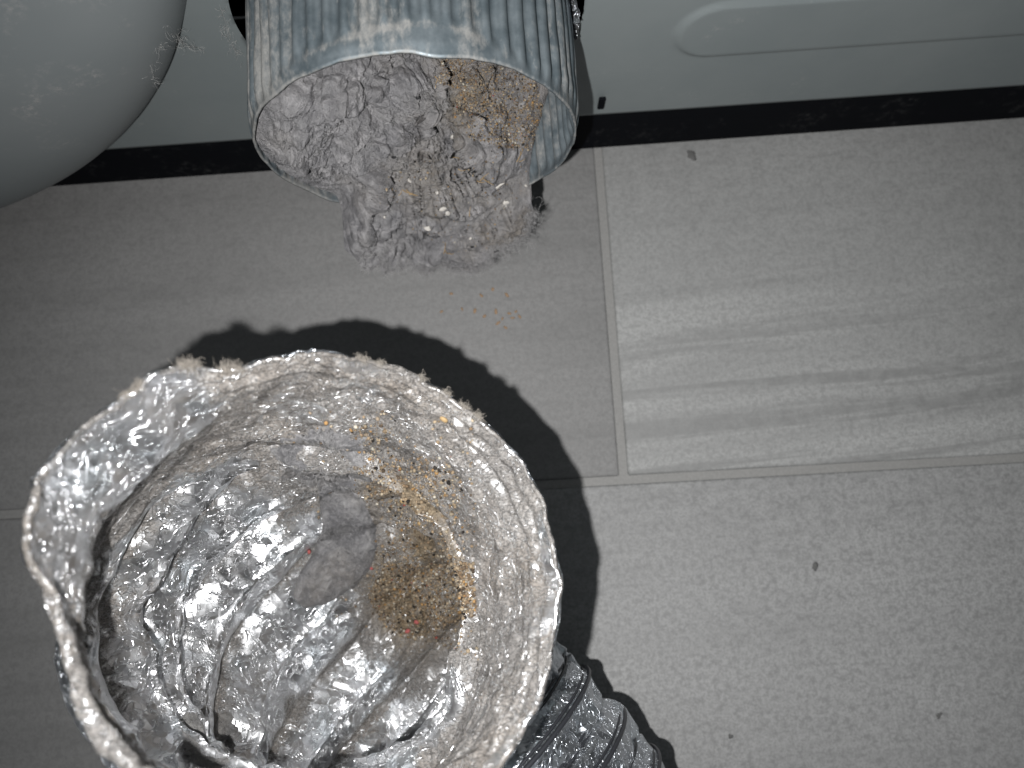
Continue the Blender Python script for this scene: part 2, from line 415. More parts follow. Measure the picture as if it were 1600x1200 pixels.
back_panel = mesh_obj("back_panel", dw(X, D, Z).reshape(-1, 3), Q[~inside], M['panel'], dryer)
# dark inside wall behind the hole, black base under the panel
def dbox(name, x0, x1, d0, d1, z0, z1, mat, bv=.0, parent=dryer):
    V, F = box(x0, x1, d0, d1, z0, z1); V = np.array(V)
    o = mesh_obj(name, dw(V[:, 0], V[:, 1], V[:, 2]), [f[::-1] for f in F], mat, parent, smooth=False)
    if bv: bevel(o, bv)
    return o
dbox("inner_wall", PX0, PX1, -.07, -.06, .03, PZ1, M['dark'])
dbox("top_closing", PX0, PX1, -.0595, -.004, PZ1 - .004, PZ1 - .002, M['dark'])
dbox("base_skirt", PX0, PX1, -.0575, -.0015, .0002, PZ0 - .0012, M['black'], .0006)
dbox("notch_shade_block", .0412, .0440, .0002, .0016, .0405, .0485, M['black'], .0005)  # raised black block, its colour stands in for the shade inside a notch
# pressed cover bulging from the panel
cx, cz = -.27, .214
rs = np.linspace(0, 1, 90)[:, None] ** .8; th = np.linspace(-math.pi, math.pi, 240, endpoint=False)[None, :]
CRD = .2
rad = rs * CRD
q = np.clip((rad - .09) / (CRD - .09), 0, 1)
Xc = cx + rad * np.cos(th); Zc = cz + rad * np.sin(th)
face = np.clip(.047 - .15 * (Zc - .09), .02, .085)
dep = face * np.sqrt(np.clip(1 - q ** 2.0, 0, 1)) + .006 * (1 - (rad / CRD) ** 2) - .0015
dep = dep + .0004 * fbm(np.stack([Xc * 22, Zc * 22, Xc * 0], -1), 3)
Vc = dw(Xc, dep + 0 * th, Zc).reshape(-1, 3)
Fc = grid_faces(90, 240, True)
keep = (Vc[Fc][:, :, 2] > .012).all(1)
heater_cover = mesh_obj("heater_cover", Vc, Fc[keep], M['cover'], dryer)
heater_cover["label"] = "smooth bulging grey cover pressed out of the panel"

# exhaust pipe with crimped flutes
PL = .0455                                         # how far it stands out of the panel
na, nl = 960, 70
dl = np.linspace(-.02, PL, nl)[:, None]; a = np.linspace(0, 2 * np.pi, na, endpoint=False)[None, :]
flat = .0012 + .0060 * np.exp(-((((a - math.pi / 2 + .12) + np.pi) % (2 * np.pi) - np.pi) / .42) ** 2) + .0018 * np.sin(a * 5 + 1) * np.sin(a * 2.2)
amp = .00085 * sst(0, .006, (PL - dl) - flat)
amp = amp + .00030 * sst(.001, .004, (PL - dl)) * (np.sin(a) < .2)
fl = np.sin(a * 60 + .8 * np.sin(a * 3)) 
fl = np.sign(fl) * np.abs(fl) ** .6
Pp = np.stack([np.cos(a) * 6 + 0 * dl, np.sin(a) * 6 + 0 * dl, dl * 60 + 0 * a], -1)
r_o = PR + amp * fl + .0005 * fbm(Pp, 3) - .0006 * sst(.004, 0, PL - dl)
rimw = .0011 * fbm(np.stack([np.cos(a) * 4, np.sin(a) * 4, a * 0], -1), 4)
dj = dl + rimw * sst(PL - .01, PL, dl)
Vo = dw(AX + r_o * np.cos(a), dj + 0 * a, AZ + r_o * np.sin(a))
ri = r_o - .0007
Vi = dw(AX + ri * np.cos(a), dj + 0 * a, AZ + ri * np.sin(a))
dst = .32 + .5 * fbm(Pp * np.array([1.3, 1.3, .5]), 3) + .35 * sst(.0012, 0, PL - dl)
edge = np.abs((PL - dl) - flat - .001); dst = dst + .3 * sst(-.2, -.9, np.cos(a)); dst = dst + .4 * np.exp(-(edge / .0012) ** 2) * sst(.80, .95, np.sin(a))
dst_i = .25 + .5 * fbm(Pp * 1.4 + 3, 3) + .3 * sst(.4, -1, np.cos(a)) + .2 * sst(.0012, 0, PL - dl)
VV = np.concatenate([Vo.reshape(-1, 3), Vi.reshape(-1, 3)[::1]])
n0 = nl * na
Fo = grid_faces(nl, na, True); Fi = grid_faces(nl, na, True, True) + n0
j = np.arange(na); j2 = (j + 1) % na; e = (nl - 1) * na
Fr = np.stack([e + j, e + j2, n0 + e + j2, n0 + e + j], -1)
pipe = mesh_obj("exhaust_pipe", VV, np.concatenate([Fo, Fi, Fr]), M['pipe'], dryer,
                attrs={"dust": np.concatenate([(dst + 0 * a).ravel(), (dst_i + 0 * a).ravel()])})
pipe["label"] = "dusty galvanised exhaust pipe with crimped flutes"
# torn foil tape at the right root of the pipe
ta = np.linspace(-.5, .75, 110)[None, :]; tl = np.linspace(0, 1, 22)[:, None]
tp = np.stack([ta * 14 + 0 * tl, tl * 2 + 0 * ta, ta * 0 + 0 * tl], -1)
tend = .012 + .004 * fbm(np.stack([ta * 9, ta * 0, ta * 0], -1), 4) - .010 * sst(.0, -.5, ta)
tr = PR + .0016 + .0012 * np.abs(crumple(tp * 1.0, 5)) + .002 * tl * sst(.3, 1, tl) * (vnoise(tp * 1.2, 9) > 0)
Vt = dw(AX + tr * np.cos(ta), -.004 + tl * tend + .004 * 0, AZ + tr * np.sin(ta)).reshape(-1, 3)
mesh_obj("foil_tape", Vt, grid_faces(22, 110), M['foil_out'], pipe, attrs={"dust": np.full(len(Vt), .5), "dirt": np.zeros(len(Vt))}).matrix_parent_inverse = pipe.matrix_world.inverted()

# ------------------------------------------------------------------ lint clump in the pipe
def pipe_lint():
    nr, nt = 300, 720
    ph = np.linspace(-np.pi, np.pi, nt, endpoint=False)[None, :]
    u = np.linspace(0, 1, nr)[:, None]
    pd = (ph + np.pi / 2 + np.pi) % (2 * np.pi) - np.pi            # angle from straight down, + to the right
    nz = fbm(np.stack([np.cos(ph) * 9, np.sin(ph) * 9, ph * 0], -1), 5, 0, .6)
    ton = sst(-.74, -.46, pd) * sst(.84, .56, pd)
    Rb = (PR - .0009) * (1 - ton) + ton * (.0535 + .0085 * sst(-.45, .15, pd) + .0025 * np.exp(-((pd - .15) / .25) ** 2) + .0085 * nz + .0025 * np.exp(-((pd - .55) / .1) ** 2))
    r = u ** .85 * Rb
    A = r * np.cos(ph); B = r * np.sin(ph)
    P3 = np.stack([A, B, 0 * A], -1)
    # depth into the pipe (+) or out of it (-)
    deep = .030 * sst(-.012, .030, A + .25 * B) * sst(-.026, .006, B + .1 * A)
    t = .004 + .010 * sst(-.035, .0, A) + deep + .010 * sst(-.01, .035, B)
    spill = sst(-.004, -.044, B) * sst(-.052, -.020, A) * sst(.046, .026, A)
    t = t - .019 * spill - .010 * sst(.0, .036, A) * sst(-.012, -.036, B) * sst(.045, .025, A) * 0
    t = t + .012 * sst(.032, .046, A) * sst(.008, -.03, B)          # bare wall at lower right
    outer = np.clip(r / PR - .93, 0, None)
    t = t - ton * sst(.93, 1.04, r / PR) * .007 - ton * outer * .012
    edge = sst(.0, .018, PR - r) * (1 - ton) + ton * sst(1.0, .80, u)
    edge = np.clip(edge, 0, 1)
    # broad ledges of the packed layers
    wv = fbm(P3 * 40, 4, 131)
    t = t - .0065 * sst(.004, -.001, B + .42 * A - .010 + .012 * wv) * sst(.03, .01, A) * (1 - ton * .6)
    t = t - .0045 * sst(.003, -.001, B + .30 * A + .006 + .011 * fbm(P3 * 55, 4, 137)) * sst(.03, .01, A) * (1 - ton * .6)
    t = np.where((r > PR * .955) & (ton > .02), np.minimum(t, -.005 - .003 * ton), t)
    t = np.where(ton < .02, np.maximum(t, .0025), t)
    for _ in range(60):
        t[1:-1] = .5 * t[1:-1] + .125 * (t[:-2] + t[2:] + np.roll(t, 1, 1)[1:-1] + np.roll(t, -1, 1)[1:-1])
    base = np.stack([A, B, -t], -1)
    du = np.gradient(base, axis=0); dv = np.roll(base, -1, 1) - np.roll(base, 1, 1)
    nn_ = np.cross(du, dv); nn_ /= np.linalg.norm(nn_, axis=-1)[..., None] + 1e-12
    nn_ *= np.where(nn_[..., 2:] < 0, -1, 1); nn_[:4] = np.array([0, 0, 1.])
    Q3 = base + .004 * np.stack([fbm(base * 75, 3, 50), fbm(base * 75, 3, 60), fbm(base * 75, 3, 70)], -1)
    lump = .016 * (billow(Q3 * 48, 3, 3) - .25) + .0095 * (billow(Q3 * 125 + 4, 3, 7) - .25) + .0022 * fbm(base * 330, 4, 13, .7)
    lump = lump * (1 - .45 * sst(-.015, -.03, B) * sst(-.04, -.02, A))
    crk = np.abs(fbm(Q3 * np.array([60, 40, 50]) + 9, 2, 23)); lump = lump - .0012 * sst(.09, .0, crk) * sst(-.1, .3, fbm(base * 50, 2, 27))
    inw = np.clip((PR - .0012 - r) / .010, 0, 1) * (1 - ton) + ton
    wd = (.15 + .85 * np.clip(inw, 0, 1)) * (1 - .75 * u ** 14)
    front = base + nn_ * (lump * wd)[..., None]
    # never through the pipe wall
    rf = np.hypot(front[..., 0], front[..., 1]); inside_ = front[..., 2] < .0015
    lim = np.where(inside_ & (rf > PR - .0011), (PR - .0011) / np.maximum(rf, 1e-6), 1.0)
    front[..., 0] *= lim; front[..., 1] *= lim
    th_b = .009 * sst(1.0, .82, u)
    ub = slice(int(nr * .55), nr)
    back = front.copy(); back[..., 2] -= th_b + .0002
    Vf = dw(AX + front[..., 0], PL + front[..., 2], AZ + front[..., 1]).reshape(-1, 3)
    Vb = dw(AX + back[ub][..., 0], PL + back[ub][..., 2], AZ + back[ub][..., 1]).reshape(-1, 3)
    Ff = grid_faces(nr, nt, True); nb_ = nr - int(nr * .55)
    Fb = grid_faces(nb_, nt, True, True) + nr * nt
    dirt_ = sst(.0, .012, A + .15 * B) * sst(-.016, -.004, B - .1 * A + .002) * (.8 + .8 * fbm(P3 * 80, 3, 151)) + .45 * sst(.05, .35, fbm(P3 * 60, 4, 153)) * sst(-.02, .01, A)
    dirt_ = np.clip(dirt_, 0, 1)
    return Vf, Ff, Vb, Fb, nr, nt, u, ton, np.concatenate([dirt_.ravel(), dirt_[ub].ravel()])
Vf, Ff, Vb, Fb, nr, nt, uu, ton, ldirt = pipe_lint()
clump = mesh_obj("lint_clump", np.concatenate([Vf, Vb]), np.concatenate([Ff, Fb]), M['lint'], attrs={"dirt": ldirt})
tag(clump, "thick grey lint packed in the metal pipe and spilling over its lower lip", "lint")
B_l = bvh_of(Vf, Ff)
def cast(b, px, py):
    h = b.ray_cast(Vector(CO), Vector(sight(px, py)).normalized())
    return (np.array(h[0]), np.array(h[1])) if h[0] is not None else (None, None)
def facing(n, p):
    return -n if np.dot(n, CO - p) < 0 else n
# fuzz at the ragged edge and over the surface
roots, dirs = [], []
Vg = Vf.reshape(nr, nt, 3)
cols = np.where(ton[0] > .5)[0]
for _ in range(3600):
    jx = rng.choice(cols); ix = int(nr * (1 - abs(rng.normal(0, .05)))) - 1; ix = max(min(ix, nr - 1), nr // 2)
    p = Vg[ix, jx]; dv = Vg[nr - 1, jx] - Vg[nr - 30, jx]
    roots.append(p); dirs.append(dv / (np.linalg.norm(dv) + 1e-9) + rng.normal(0, .6, 3))
L1 = fibre_lines(roots, dirs, .0038, 7, 1.2)
roots, dirs = [], []
jm = np.where((ton[0] > .5))[0]; jr = jm[int(len(jm) * .70):]
for _ in range(200):
    jx = rng.choice(jr); p = Vg[nr - 1 - rng.integers(0, 30), jx]; roots.append(p); dirs.append(np.array([.9, -.35, .1]) + rng.normal(0, .55, 3))
L1 += fibre_lines(roots, dirs, .0095, 9, .9)
for _ in range(6000):
    ix = rng.integers(10, nr - 4); jx = rng.integers(0, nt)
    p = Vg[ix, jx]; L1 += fibre_lines([p], [np.array([0, -.8, .4]) + rng.normal(0, .9, 3)], .0022, 4, 1.1)
Vx, Fx = tubes(L1, [rng.uniform(.00003, .00007) for _ in L1])
tag(mesh_obj("fuzz", Vx, Fx, M['fibre'], clump), kind="stuff")

def blob(p, n, sx, sy, sz, rot, mat, name, parent, seed, rough=.25, lift=.3):
    """small irregular fleck lying on a surface"""
    nu, nv = 7, 9
    uu_ = np.linspace(0, np.pi, nu)[:, None]; vv = np.linspace(0, 2 * np.pi, nv, endpoint=False)[None, :]
    S = np.stack([np.sin(uu_) * np.cos(vv), np.sin(uu_) * np.sin(vv), np.cos(uu_) + 0 * vv], -1)
    S = S * (1 + rough * fbm(S * 1.4 + seed * 3.1, 2)[..., None]) * np.array([sx, sy, sz])
    n = n / np.linalg.norm(n); e1 = np.cross(n, [.3, .8, .52]); e1 /= np.linalg.norm(e1); e2 = np.cross(n, e1)
    f1 = e1 * math.cos(rot) + e2 * math.sin(rot); f2 = -e1 * math.sin(rot) + e2 * math.cos(rot)
    W = (S[..., :1] * f1 + S[..., 1:2] * f2 + S[..., 2:] * n).reshape(-1, 3)
    if parent is None:
        o = mesh_obj(name, W, grid_faces(nu, nv, True), mat, smooth=False); o.location = p + n * sz * lift
    else:
        o = mesh_obj(name, W + p + n * sz * lift, grid_faces(nu, nv, True), mat, parent)
    return o
def straw(px, py, L, ang, b, parent):
    p, n = cast(b, px, py)
    if p is None: return
    n = facing(n, p); d = CR * math.cos(ang) + CU * math.sin(ang); d = d - n * np.dot(d, n); d /= np.linalg.norm(d)
    ln = np.array([p + n * .0005 + d * (s - .5) * L + n * .0006 * math.sin(s * 3) for s in np.linspace(0, 1, 5)])
    v, f_ = tubes([ln], [.00016], 5); mesh_obj("straw", v, f_, M['straw'], parent)
for (x, y) in ((680, 124), (684, 130), (758, 277), (764, 284), (752, 282), (642, 300), (646, 306), (638, 297), (699, 390), (694, 387), (704, 394), (714, 247), (808, 244), (815, 249), (812, 240), (722, 262), (623, 300), (735, 330)):
    straw(x, y, rng.uniform(.0022, .0045), rng.uniform(-.9, 1.6), B_l, clump)
for i, (x, y, a_, b_, r_) in enumerate(((777, 292, .0030, .0013, 1.2), (790, 318, .0030, .0011, 1.1), (692, 327, .0017, .0013, .4), (699, 333, .0010, .0008, .2), (667, 356, .0013, .0010, 0), (707, 214, .0019, .0006, -1.0), (640, 282, .0011, .0006, -.6), (683, 300, .0007, .0006, 0), (798, 388, .0010, .0008, 0), (822, 290, .0006, .0005, 0), (735, 372, .0006, .0004, 1), (601, 340, .0006, .0005, 0))):
    p, n = cast(B_l, x, y)
    if p is not None: blob(p, facing(n, p), a_, b_, .0006, r_, M['paper'], "paper_fleck", clump, i, .9)
for i, (x, y, a_, b_) in enumerate(((738, 386, .0007, .0005), (775, 392, .0012, .0005), (653, 153, .0008, .0006), (583, 338, .0007, .0005), (760, 186, .0006, .0005), (817, 225, .0007, .0006), (616, 246, .0011, .0005))):
    p, n = cast(B_l, x, y)
    if p is not None: blob(p, facing(n, p), a_, b_, .0005, .3, M['black_bit'], "dark_fleck", clump, 40 + i)

# ------------------------------------------------------------------ grit
ICO_V = []
gphi = (1 + 5 ** .5) / 2
for s1 in (-1, 1):
    for s2 in (-1, 1):
        ICO_V += [(0, s1, s2 * gphi), (s1, s2 * gphi, 0), (s2 * gphi, 0, s1)]
ICO_V = np.array(ICO_V, float) / math.hypot(1, gphi)
import itertools
ICO_F = [f_ for f_ in itertools.combinations(range(12), 3) if all(np.linalg.norm(ICO_V[a_] - ICO_V[b_]) < 1.1 for a_, b_ in itertools.combinations(f_, 2))]
ICO_F = np.array([f_ if np.dot(np.cross(ICO_V[f_[1]] - ICO_V[f_[0]], ICO_V[f_[2]] - ICO_V[f_[0]]), ICO_V[f_[0]]) > 0 else f_[::-1] for f_ in ICO_F])
TONES = np.array([(.28, .21, .14), (.34, .27, .19), (.20, .14, .09), (.10, .075, .055), (.03, .027, .025), (.38, .32, .24), (.33, .20, .09), (.46, .43, .37), (.26, .21, .16)])
def grit(name, pts, nrm, smin, smax, label, parent=None):
    VV, FF, CC = [], [], []
    for i, (p, n) in enumerate(zip(pts, nrm)):
        s = smin + (smax - smin) * rng.random() ** 4
        q, _ = np.linalg.qr(rng.normal(size=(3, 3)))
        v = (ICO_V * s * rng.uniform(.6, 1.25, 3)) @ q
        VV.append(v + p + n * s * .35); FF.append(ICO_F + 12 * i)
        c = TONES[rng.choice(len(TONES), p=[.2, .17, .16, .11, .07, .09, .05, .05, .10])] * np.array([.98, .98, .96]) * rng.uniform(.42, .85)
        if rng.random() < .006: c = np.array((.20, .05, .04))
        CC.append(np.tile(c, (12, 1)))
    o = mesh_obj(name, np.concatenate(VV), np.concatenate(FF), M['grain'], parent, smooth=False, attrs={"tone": np.concatenate(CC)})
    return tag(o, label, "grit" if parent is None else None, kind="stuff")
def in_poly(x, y, poly):
    ins = False; n = len(poly)
    for i in range(n):
        x1, y1 = poly[i]; x2, y2 = poly[(i + 1) % n]
        if (y1 > y) != (y2 > y) and x < (x2 - x1) * (y - y1) / (y2 - y1) + x1: ins = not ins
    return ins
def scatter(b, poly, n, clump_scale=.02, thr=-.2):
    xs_, ys_ = zip(*poly); P_, N_ = [], []
    tries = 0
    while len(P_) < n and tries < n * 30:
        tries += 1
        x = rng.uniform(min(xs_), max(xs_)); y = rng.uniform(min(ys_), max(ys_))
        if not in_poly(x, y, poly): continue
        if vnoise(np.array([x * clump_scale, y * clump_scale, 0.3]), 77) + .35 * rng.normal() < thr: continue
        p, nn = cast(b, x, y)
        if p is None: continue
        P_.append(p); N_.append(facing(nn, p))
    return P_, N_
pp, nn = scatter(B_l, [(690, 92), (770, 84), (835, 120), (850, 175), (830, 235), (800, 232), (745, 222), (712, 205), (705, 160), (720, 140), (685, 130)], 4200, .02, -.35)
p2, n2 = scatter(B_l, [(690, 230), (830, 220), (820, 300), (760, 400), (690, 390), (600, 330), (560, 300)], 420, .03, -.1)
grit("pipe_grit", pp + p2, nn + n2, .00012, .00050, "brown sandy grit clinging to the lint deep in the metal pipe")

# ------------------------------------------------------------------ flexible foil duct
duct = empty("flexible_foil_duct", tuple(floor_pt(700, 1150)))
tag(duct, "crumpled silver foil flexible duct lying on the tiles with its dusty mouth turned up", "duct")
ctrl = [c2w(-.0382, -.0412, .160), c2w(-.0497, -.0510, .182), c2w(-.0585, -.0620, .206), c2w(-.0575, -.0710, .232)]
def lowz(px, py, z):                                # duct axis on the floor
    return floor_pt(px, py, z)
ctrl += [lowz(560, 1030, .070), lowz(640, 1120, .0605), lowz(760, 1262, .058), lowz(930, 1480, .058), lowz(1120, 1740, .058)]
ctrl = np.array(ctrl)
def catmull(P_, n=60):
    Q_ = np.concatenate([[2 * P_[0] - P_[1]], P_, [2 * P_[-1] - P_[-2]]]); out = []
    for i in range(len(P_) - 1):
        p0, p1, p2_, p3 = Q_[i:i + 4]
        for t in np.linspace(0, 1, n, endpoint=False):
            out.append(.5 * ((2 * p1) + (-p0 + p2_) * t + (2 * p0 - 5 * p1 + 4 * p2_ - p3) * t * t + (-p0 + 3 * p1 - 3 * p2_ + p3) * t ** 3))
    out.append(P_[-1]); return np.array(out)
cl = catmull(ctrl)
for _ in range(60): cl[1:-1] = .5 * cl[1:-1] + .25 * (cl[:-2] + cl[2:])
arc = np.concatenate([[0], np.cumsum(np.linalg.norm(np.diff(cl, axis=0), axis=1))])
LEN = arc[-1]
def frames(s):
    c = np.stack([np.interp(s, arc, cl[:, i]) for i in range(3)], -1)
    t = np.stack([np.interp(np.clip(s + .002, 0, LEN), arc, cl[:, i]) - np.interp(np.clip(s - .002, 0, LEN), arc, cl[:, i]) for i in range(3)], -1)
    t /= np.linalg.norm(t, axis=1)[:, None]
    e1 = np.zeros_like(t); v = CR.copy()
    for i in range(len(s)):
        v = v - t[i] * np.dot(v, t[i]); v /= np.linalg.norm(v); e1[i] = v
    return c, t, e1, np.cross(e1, t) * -1
PITCH = .0168
def duct_sheet(ns, nv, s_end, off):
    s = np.concatenate([np.linspace(0, .012, ns // 8, endpoint=False), np.linspace(.012, s_end, ns - ns // 8)])
    c, t, e1, e2 = frames(s)
    if np.dot(e2[0], CU) < 0: e2 = -e2
    a = np.linspace(0, 2 * np.pi, nv, endpoint=False)[None, :]; S = s[:, None]
    P3 = np.stack([np.cos(a) * .053 + 0 * S, np.sin(a) * .053 + 0 * S, S + 0 * a], -1)
    ad = (a - math.radians(151) + np.pi) % (2 * np.pi) - np.pi           # 0 at the upper left
    lip = sst(-.62, -.20, ad) * sst(.95, .15, ad)
    base = .0538 - .0043 * sst(.0, .040, S) - .0014 * sst(.036, .043, S) * sst(.050, .044, S) * (.55 + .45 * np.sin(a))
    base = base + .0065 * np.clip(np.cos(a - math.radians(295)), 0, 1) ** 2 * sst(.015, .045, S)
    tube = .0535
    blend = sst(.043, .056, S)
    ph = S / PITCH - a / (2 * np.pi) + .10 * fbm(P3 * 22, 2, 31)
    fr_ = ph - np.floor(ph); pil = np.abs(np.sin(np.pi * fr_)) ** .7 * (.75 + .4 * fr_)
    r = base * (1 - blend) + (tube - (.0085 if off <= 0 else .0032) * pil * (1 + .35 * fbm(P3 * 60, 2, 33))) * blend
    r = r - blend * .0015 * np.exp(-((fr_ - .52) / .035) ** 2)
    # layered folded foil near the rim
    lay = np.sin(S * 2 * np.pi / .0048 + 1.4 * fbm(P3 * 26, 3, 36)) * sst(.019, .004, S) * sst(-.7, .4, np.cos(a - .5))
    r = r + .0006 * lay * (1 - blend)
    r = r - .0098 * sst(.5, -.7, np.cos(a - math.radians(32))) * sst(.047, .008, S)
    r = r + .0034 * np.exp(-((ad - .12) / .36) ** 2) * sst(.030, .0, S)
    r = r + lip * .0072 * sst(.022, .0, S) * (1 + .25 * fbm(P3 * 60, 3, 35))
    st_ = np.array([1, 1, .75])
    wx = a / (2 * np.pi) + 0 * S; wy = S + 0 * a
    w1 = fbm(P3 * 75, 2, 91); w2 = fbm(P3 * 75, 2, 95); w3 = fbm(P3 * 190, 2, 97); w4 = fbm(P3 * 190, 2, 99)
    cr = 0
    for n_, cl_, am_, kk in ((18, .0170, .0032, 3), (36, .0085, .0022, 9), (80, .0042, .0004, 15)):
        big = n_ < 60
        fx_ = wx * n_ + (.55 * w1 if big else .6 * w3); fy_ = wy / cl_ + (.55 * w2 if big else .6 * w4)
        cr = cr + am_ * facet(fx_, fy_, n_, kk)
    coll = 0
    for n_, cl_, am_, kk in ((30, .0100, .0010, 5), (64, .0050, .0007, 11), (130, .0026, .00035, 17)):
        coll = coll + am_ * facet(wx * n_ + .6 * w1, wy / cl_ + .7 * w2 + .5 * w3, n_, kk)
    # long shallow foil folds running round the collar
    fold = np.abs(fbm(P3 * np.array([40, 40, 55]), 2, 101)); coll = coll + .0007 * sst(.06, 0, fold)
    cr = cr * np.clip(blend + lip * sst(.03, 0, S) * 1.2, 0, 1) + coll * (1 - blend)
    k_ = (1 - blend) + blend * (.22 + .58 * pil)
    r = r + cr * k_ * sst(-.001, .003, S + .002)
    r = r + .0022 * fbm(P3 * 21, 2, 41) + .0012 * np.sin(a * 2 + 1.0)
    ax = .0016 * fbm(P3 * np.array([45, 45, 0]), 4, 43) * sst(.02, 0, S) + .0006 * facet(wx * 90, wy / .01, 90, 44) * sst(.014, 0, S)
    ax = ax - lip * .0025 * sst(.02, 0, S) + .0075 * np.clip(np.cos(a - math.radians(225)), 0, 1) * sst(.035, 0, S)
    r = r + off
    V_ = c[:, None] + ax[..., None] * t[:, None] + r[..., None] * (np.cos(a)[..., None] * e1[:, None] + np.sin(a)[..., None] * e2[:, None])
    V_[..., 2] = np.maximum(V_[..., 2], .0014 + .0008 * np.abs(cr) / .002 if off <= 0 else .0006)
    return V_, S, a, lip, blend, pil, P3, (c, t, e1, e2), s
ns, nv = 470, 620
Vd, S, A_, lip, blend, pil, P3, fr, sarr = duct_sheet(ns, nv, .20, -.0006)
proj = Vd - CO; dz = proj @ CF
PXd = 800 + FPX * (proj @ CR) / dz; PYd = 600 - FPX * (proj @ CU) / dz
# how dusty, how dirty
dust = .62 + .42 * fbm(P3 * 34, 4, 51) - .68 * lip * sst(.034, .008, S) * sst(.0, .7, 1.0)
dust = dust - blend * (.30 + .16 * np.clip(pil, 0, 1)) + .22 * blend * np.clip(1 - pil, 0, 1) ** 2
dust = dust + .04 * sst(.012, .030, S) * (1 - blend) - .16 * sst(.006, .0, S)
dirt_poly = [(545, 655), (600, 640), (655, 680), (720, 745), (745, 900), (740, 1030), (690, 1010), (620, 990), (560, 930), (585, 850), (565, 760)]
ctr = np.array([660, 860.])
dd = np.sqrt(((PXd - 655) / 105) ** 2 + ((PYd - 850) / 190) ** 2)
dirt = sst(1.15, .55, dd) * blend * (.55 + .7 * fbm(P3 * 55, 4, 61))
dark_d = np.sqrt(((PXd - 500) / 95) ** 2 + ((PYd - 720) / 75) ** 2)
dust = dust + .8 * sst(1.4, .5, dd) * blend + .6 * sst(1.3, .5, dark_d) * blend
Fd = grid_faces(ns, nv, True)
inner = mesh_obj("inner_foil", Vd.reshape(-1, 3), Fd, M['foil_in'], duct, attrs={"dust": np.clip(dust, 0, 1).ravel(), "dirt": np.clip(dirt, 0, 1).ravel()})
inner["label"] = "dusty creased foil lining"
Vo_, So, Ao, lo_, bo, po, P3o, fro, so = duct_sheet(430, 460, LEN - .004, .0005)
do = .12 + .3 * fbm(P3o * 30, 3, 71)
outer_foil = mesh_obj("outer_foil", Vo_.reshape(-1, 3), grid_faces(430, 460, True), M['foil_out'], duct, attrs={"dust": np.clip(do + 0 * So, 0, 1).ravel(), "dirt": np.zeros(430 * 460)})
outer_foil["label"] = "shiny ribbed outer foil"
# rolled rim that joins both foils
r_in = Vd[0]; nvr = nv
t0 = fr[1][0]
cen = fr[0][0]
rad_d = r_in - cen; rad_d -= np.outer(rad_d @ t0, t0); rad_d /= np.linalg.norm(rad_d, axis=1)[:, None]
ring = []
aa = np.linspace(0, 2 * np.pi, nv, endpoint=False)
rt = .0006 + .0013 * np.exp(-((aa - math.radians(222)) / .62) ** 2) + .0003 * fbm(np.stack([np.cos(aa) * 9, np.sin(aa) * 9, aa * 0], -1), 3)
for q_ in np.linspace(0, 2 * np.pi, 12, endpoint=False):
    ring.append(r_in + rad_d * (rt * (math.cos(q_) + .5))[:, None] - np.outer(rt * math.sin(q_) * .9, t0))
ring = np.array(ring); ring = np.concatenate([ring, ring[:1]])
nz_ = fbm(ring * 240, 3, 81)[..., None] * .0006
ring = ring + rad_d[None] * nz_
rimn = mesh_obj("rolled_rim", ring.reshape(-1, 3), grid_faces(13, nv, True), M['foil_in'], duct, attrs={"dust": np.clip(.50 + .25 * np.exp(-((np.tile(aa, 13) - math.radians(222)) / .6) ** 2) + .3 * fbm(ring.reshape(-1, 3) * 60, 3, 83), 0, 1), "dirt": np.zeros(13 * nv)})
# wire coil along the ribs
sw = np.linspace(.064, LEN - .006, 2600); cw, tw, ew1, ew2 = frames(sw)
if np.dot(ew2[0], CU) < 0: ew2 = -ew2
def coil(name, extra, dph, rw):
    aw = 2 * np.pi * (sw / PITCH + dph)
    # keep the wire on the crest of the crumpled outer foil
    ia = np.clip(np.searchsorted(so, sw), 1, len(so) - 1); ja = (np.round(aw / (2 * np.pi) * 460).astype(int)) % 460
    rr_ = np.linalg.norm(Vo_[ia, ja] - cw, axis=1); rr_ = np.convolve(np.pad(rr_, 30, 'edge'), np.ones(61) / 61, 'valid')
    ln = cw + (rr_ + extra)[:, None] * (np.cos(aw)[:, None] * ew1 + np.sin(aw)[:, None] * ew2)
    ln[:, 2] = np.maximum(ln[:, 2], .0008)
    v, f_ = tubes([ln], [rw], 8); return mesh_obj(name, v, f_, M['wire'], duct)
coil("wire_coil", .0009, 0.0, .0010)
coil("wire_coil", .0006, .09, .0006)
coil("wire_coil", .0006, .46, .0006)
coil("wire_coil", .0005, .54, .0005)

B_d = bvh_of(Vd.reshape(-1, 3), Fd)

